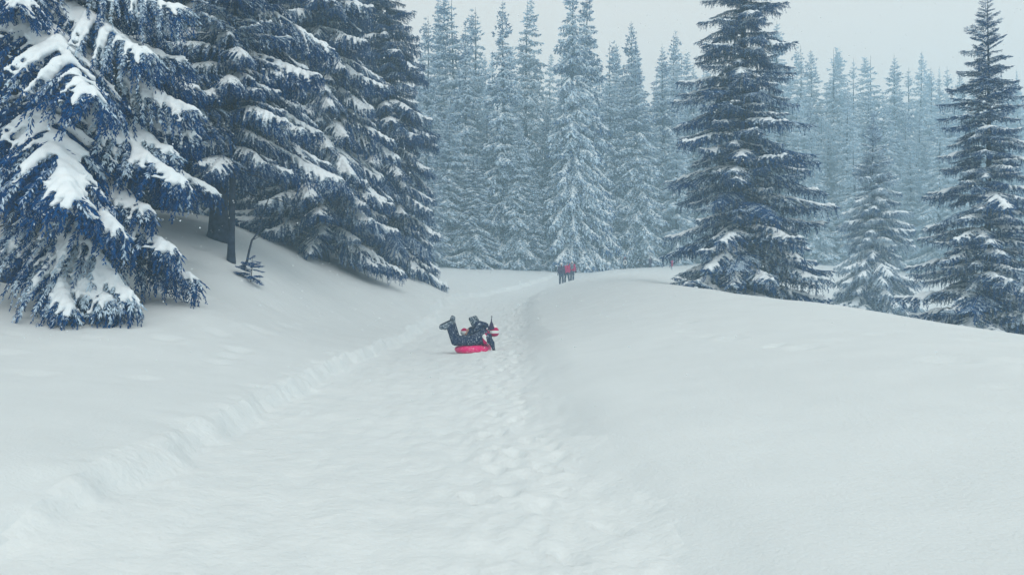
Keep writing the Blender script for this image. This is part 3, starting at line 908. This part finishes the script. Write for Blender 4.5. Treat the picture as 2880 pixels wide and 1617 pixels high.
for k, (px, d, H, Rb) in enumerate([(300, 24.0, 20, 4.0), (470, 31, 21, 3.8), (790, 38, 22, 3.8), (1000, 43, 22, 3.6), (110, 29, 22, 4.2), (-430, 21, 20, 4.0)]):
    spruce('dark spruce crowded in behind the snowy left clump', px, d, H, Rb, 30 + k, z_low=2.0, snow_p=0.7, dust=0.55, sp=0.5, per=5, group=G_L)
spruce('lone dark spruce standing behind the crest of the right bank, little snow', 2085, 34.0, 19.2, 3.9, 16, z_low=0.15, snow_p=1.0, dust=0.78, sp=0.38, per=6, shape=0.62, fade_snow=1.0, lift=R(-7), open_crown=True)
spruce('dark pointed spruce with a bare twiggy leader behind the right bank', 2772, 28.0, gz((2772 - CX) / F * 28, 28) * -1 + 10.0, 3.3, 17, z_low=0.2, snow_p=1.0, dust=0.80, sp=0.34, per=7, shape=0.75, fade_snow=1.1, lift=R(-6), open_crown=True)
spruce('small snow-plastered spruce between the two dark spruces behind the right bank', 2457, 50.0, 12.6, 3.3, 18, z_low=0.2, snow_p=1.0, dust=1.4, sp=0.36, shape=0.8, lift=R(5))

# ------------------------------------------------------------------ far forest: a few crowns, shared
def octa_to_geo(P, Rr, geo, flat=0.7):
    v = np.array([[1, 0, 0], [-1, 0, 0], [0, 1, 0], [0, -1, 0], [0, 0, 1], [0, 0, -1.]])
    f = np.array([[0, 2, 4], [2, 1, 4], [1, 3, 4], [3, 0, 4], [2, 0, 5], [1, 2, 5], [3, 1, 5], [0, 3, 5]])
    S = np.stack([Rr, Rr, Rr * flat], 1)
    geo.add((P[:, None] + v[None] * S[:, None]).reshape(-1, 3), (f[None] + (np.arange(len(P)) * 6)[:, None, None]).reshape(-1, 3))

def far_variant(seed, H=20.0, Rb=2.9, shape=0.72, snow=1.0, gap=0.0, lean=0.0, step=0.50):
    rng = np.random.default_rng(seed)
    protos = {}
    for kn, (L, a0, a1, a2, spr, drp, hg, sn) in KINDS.items():
        protos[kn] = []
        for v in range(3):
            g, sp = bough_geo(L, R(a0 - 4), R(a1 - 4), R(a2), rng, spr, drp, bl_sp=0.28, sp_sp=0.185, sl=0.27, sw=0.055, hang=1.3, snow=max(sn, 0.25) * snow)
            Vb = (np.concatenate(g.V), np.concatenate(g.A)); Fb = {k_: np.concatenate(f) for k_, f in g.F.items()}
            protos[kn].append((Vb, Fb, sp, L))
    cg, sg = Geo(), Geo()
    z = 0.6
    while z < H - 0.3:
        f = z / H
        r = Rb * (1 - f) ** shape * (0.85 + 0.15 * min(1, z / 3.0))
        kind = 'low' if r > 2.35 else 'mid' if r > 1.5 else 'high' if r > 0.75 else 'top'
        n = 6 if r > 1.0 else 5
        a0 = rng.uniform(0, 6.28)
        for k in range(n):
            az = a0 + 6.2832 * k / n + rng.normal(0, 0.25)
            if rng.random() < gap:
                continue
            Vb, Fb, sp, L = protos[kind][rng.integers(0, 3)]
            s = r * rng.uniform(0.68, 1.15) / L
            p = R(rng.normal(0, 6)); 
            ca, sa, cp, spn = math.cos(az), math.sin(az), math.cos(p), math.sin(p)
            M = np.array([[ca * cp, -sa, -ca * spn], [sa * cp, ca, -sa * spn], [spn, 0, cp]])
            off = np.array([lean * z * f, 0, z + rng.uniform(-0.15, 0.15)])
            Vw = (Vb[0] * s) @ M.T + off
            first = True
            base = cg.n
            cg.V.append(Vw); cg.A.append(np.clip(Vb[1] + rng.normal(0, 0.15), 0, 1))
            for k_, ff in Fb.items():
                cg.F.setdefault(k_, []).append(ff + base)
            cg.n += len(Vw)
            if sp and rng.random() < 0.95:
                keep = (rng.random(len(sp[0])) < 0.62) & (sp[1] > 0.030)
                P2 = (sp[0][keep] * s) @ M.T + off
                octa_to_geo(P2, sp[1][keep] * max(s, 0.8) * rng.uniform(2.0, 3.0), sg, 0.6)
        z += step * (0.5 + 0.5 * min(1, r / 2.0)) * rng.uniform(0.7, 1.3)
    tr = trunk_geo(H, 0.22, rng)
    return cg.mesh('far_crown', M_NEEDLE), sg.mesh('far_snow', M_BSNOW, True), tr.mesh('far_trunk', M_BARK, True), H
FAR = [far_variant(200, 20, 3.0, 0.72, gap=0.1), far_variant(201, 20, 2.4, 0.60, gap=0.05, lean=0.02), far_variant(202, 20, 3.6, 0.85), far_variant(203, 20, 2.8, 0.75, 0.8, gap=0.25, step=0.6), far_variant(204, 20, 3.3, 0.68, gap=0.15, lean=-0.03), far_variant(205, 20, 2.6, 0.9, gap=0.12, step=0.42)]

frng = np.random.default_rng(77)
def far_tree(px, top_y, d, label, group, dust=0.9, x=None, H=None, wide=1.0):
    if x is None:
        x = (px - CX) / F * d
    z0 = gz(x, d)
    if H is None:
        H = min((CY - top_y) / F * d, 35.5) - z0          # tops stay inside the haze
    cm, sm, tm, H0 = FAR[frng.integers(0, 6)]
    t = obj('spruce_tree', None); t.location = (x, d, z0 - 0.2); t.rotation_euler = (0, 0, frng.uniform(0, 6.28))
    s = H / H0
    w = (0.55 * s + 0.45) * wide * frng.uniform(0.8, 1.2)
    t.scale = (w, w, s)
    tag(t, label, 'tree', group)
    obj('trunk', tm, t)
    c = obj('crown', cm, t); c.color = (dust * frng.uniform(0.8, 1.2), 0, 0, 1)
    obj('snow', sm, t)['kind'] = 'stuff'
    TREES.append((x, d, 2.5))
    return t

G_M = 'frosted forest edge behind the walkers'
LAB_M = 'frosted spruce in the hazy forest edge behind the walkers'
for px, ty, d in [(1415, -8, 78), (1482, -5, 82), (1338, 15, 84), (1310, 60, 80), (1272, -30, 88), (1233, -45, 90), (1205, 40, 82), (1610, -110, 78), (1650, -70, 81),
                  (1581, 235, 78), (1537, 260, 80), (1714, 110, 84), (1735, 118, 92), (1775, 55, 90), (1789, 140, 84), (1863, 118, 88), (1894, 85, 92),
                  (1460, 330, 77), (1370, 300, 79), (1265, 280, 76), (1330, 420, 75), (1680, 280, 84), (1840, 320, 86), (1740, 400, 84), (1905, 300, 84), (1950, 180, 95),
                  (1215, 430, 72), (1630, 420, 80), (1500, 450, 77)]:
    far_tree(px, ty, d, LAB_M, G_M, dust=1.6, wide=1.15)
G_R = 'pale forest rising beyond the hollow on the right'
LAB_R = 'pale misted spruce in the forest rising beyond the right hollow'
for px, ty, d in [(2186, 55, 96), (2253, 123, 104), (2280, 136, 110), (2343, 133, 108), (2363, 126, 114), (2400, 160, 108), (2450, 153, 112), (2516, 150, 108), (2556, 186, 116),
                  (2592, 140, 110), (2619, 186, 112), (2642, 183, 118), (2664, 183, 112), (2700, 200, 112), (2860, 190, 108), (2820, 230, 116), (2642, 330, 82), (2560, 400, 86), (2330, 330, 92), (2240, 280, 90),
                  (2400, 380, 84), (2700, 380, 80), (2290, 470, 84), (2850, 400, 84), (2520, 330, 96), (2160, 260, 92), (2040, 200, 96)]:
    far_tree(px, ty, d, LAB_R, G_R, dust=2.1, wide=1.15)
# rows behind, filling the forest
for k in range(60):
    px = 1160 + 1800 * (k + frng.uniform(0, 1)) / 60
    d = frng.uniform(98, 135)
    right = px > 1990
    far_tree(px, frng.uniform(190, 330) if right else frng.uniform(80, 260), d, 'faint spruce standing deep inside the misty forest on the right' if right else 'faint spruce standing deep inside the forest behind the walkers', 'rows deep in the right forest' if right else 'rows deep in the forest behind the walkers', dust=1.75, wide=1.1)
for k in range(34):
    px = 1180 + 1740 * (k + frng.uniform(0, 1)) / 34
    right = px > 1990
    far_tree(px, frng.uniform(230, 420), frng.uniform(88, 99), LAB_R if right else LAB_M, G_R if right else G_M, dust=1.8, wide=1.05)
# woods behind the left clump and out of frame to either side (they shade and close the clearing)
G_S = 'spruces standing deeper in the left wood'
for k in range(26):
    d = frng.uniform(30, 70); px = frng.uniform(-350, 1150)
    x = (px - CX) / F * d
    if x > -9 or any((x - a_) ** 2 + (d - b_) ** 2 < 5 for a_, b_, _ in TREES):
        continue
    far_tree(None, None, d, 'shaded spruce standing deeper in the left wood', G_S, dust=0.8, x=x, H=frng.uniform(17, 23))


# ------------------------------------------------------------------ sapling and dead stick on the hump
def sapling(px, d, h, label):
    x = (px - CX) / F * d; rng = np.random.default_rng(int(px))
    t = obj('spruce_sapling', None); t.location = (x, d, gz(x, d)); tag(t, label, 'sapling')
    g = Geo(); z = np.linspace(-0.15, h, 6)
    g.tube(np.stack([0.04 * np.sin(z * 3), 0 * z, z], 1), np.linspace(0.016, 0.004, 6), 5)
    obj('trunk', g.mesh('sapling_trunk', M_BARK, True), t)
    for k in range(20):
        zz = h * (0.1 + 0.85 * k / 20)
        add_bough(t, 'top', zz, rng.uniform(0, 6.28), 0.48 * (1.1 - 0.7 * k / 20) * rng.uniform(0.5, 1.2), R(rng.uniform(-60, 5)), rng, 0.15, 0.35)
sapling(705, 20.3, 0.62, 'small dark spruce sapling poking out of the slope beside the thin trunk')
x0, d0 = (680 - CX) / F * 20.9, 20.9
b0 = np.array([x0, d0, gz(x0, d0) - 0.1]); b1 = np.array(at(758, 552, 21.6))
g = Geo(); n = 8; s_ = np.linspace(0, 1, n)[:, None]
P = b0 + (b1 - b0) * s_; P[1:-1] += np.random.default_rng(3).normal(0, 0.025, (n - 2, 3))
g.tube(P, np.linspace(0.035, 0.012, n), 6)
for k, v in ((3, (0.25, 0, 0.12)), (5, (-0.16, 0.05, 0.22)), (6, (0.2, -0.1, 0.1))):
    g.tube(np.linspace(P[k], P[k] + np.array(v), 4), np.array([0.012, 0.009, 0.006, 0.003]), 4)
st = obj('dead_branch', g.mesh('dead_branch', M_BARK, True)); tag(st, 'bare dead branch leaning out of the snow beside the thin trunk', 'branch')

# ------------------------------------------------------------------ falling snow
rng = np.random.default_rng(21)
n = 13000
d = 8.0 + 36 * rng.random(n) ** 0.8
fx = rng.uniform(-0.8, 0.8, n) * d; fz = rng.uniform(-0.3, 0.42, n) * d
keep = fz > terrain(fx, d, False) + 0.05
g = Geo()
Pf = np.stack([fx, d, fz], 1)[keep]; rf = rng.uniform(0.005, 0.011, len(Pf))
oc = np.array([[1, 0, 0], [-1, 0, 0], [0, 1, 0], [0, -1, 0], [0, 0, 1], [0, 0, -1.]])
of = np.array([[0, 2, 4], [2, 1, 4], [1, 3, 4], [3, 0, 4], [2, 0, 5], [1, 2, 5], [3, 1, 5], [0, 3, 5]])
g.add((Pf[:, None] + oc[None] * rf[:, None, None]).reshape(-1, 3), (of[None] + (np.arange(len(Pf)) * 6)[:, None, None]).reshape(-1, 3))
fl = obj('falling_snow', g.mesh('falling_snow', M_BSNOW)); fl['kind'] = 'stuff'; fl['label'] = 'small snowflakes falling across the clearing'

# ------------------------------------------------------------------ air
hz = bpy.data.materials.new('hazy_air'); hz.use_nodes = True
t_ = hz.node_tree; t_.nodes.clear()
pv = t_.nodes.new('ShaderNodeVolumePrincipled')
pv.inputs['Color'].default_value = (0.58, 0.84, 1.0, 1)
pv.inputs['Density'].default_value = 0.0045
pv.inputs['Anisotropy'].default_value = 0.0
out = t_.nodes.new('ShaderNodeOutputMaterial')
t_.links.new(pv.outputs[0], out.inputs['Volume'])
try:
    hz.cycles.homogeneous_volume = True
except Exception:
    pass
zlo = float(GZ.min()) - 1.0
zhi = 38.0
bm = bmesh.new(); bmesh.ops.create_cube(bm, size=1)
for v in bm.verts:
    v.co = Vector((v.co.x * 284, 60 + v.co.y * 214, (zlo + zhi) / 2 + v.co.z * (zhi - zlo)))
me = bpy.data.meshes.new('haze'); bm.to_mesh(me); bm.free(); me.materials.append(hz)
haze = obj('haze', me); haze['kind'] = 'stuff'; haze['label'] = 'pale blue snowy haze filling the clearing'
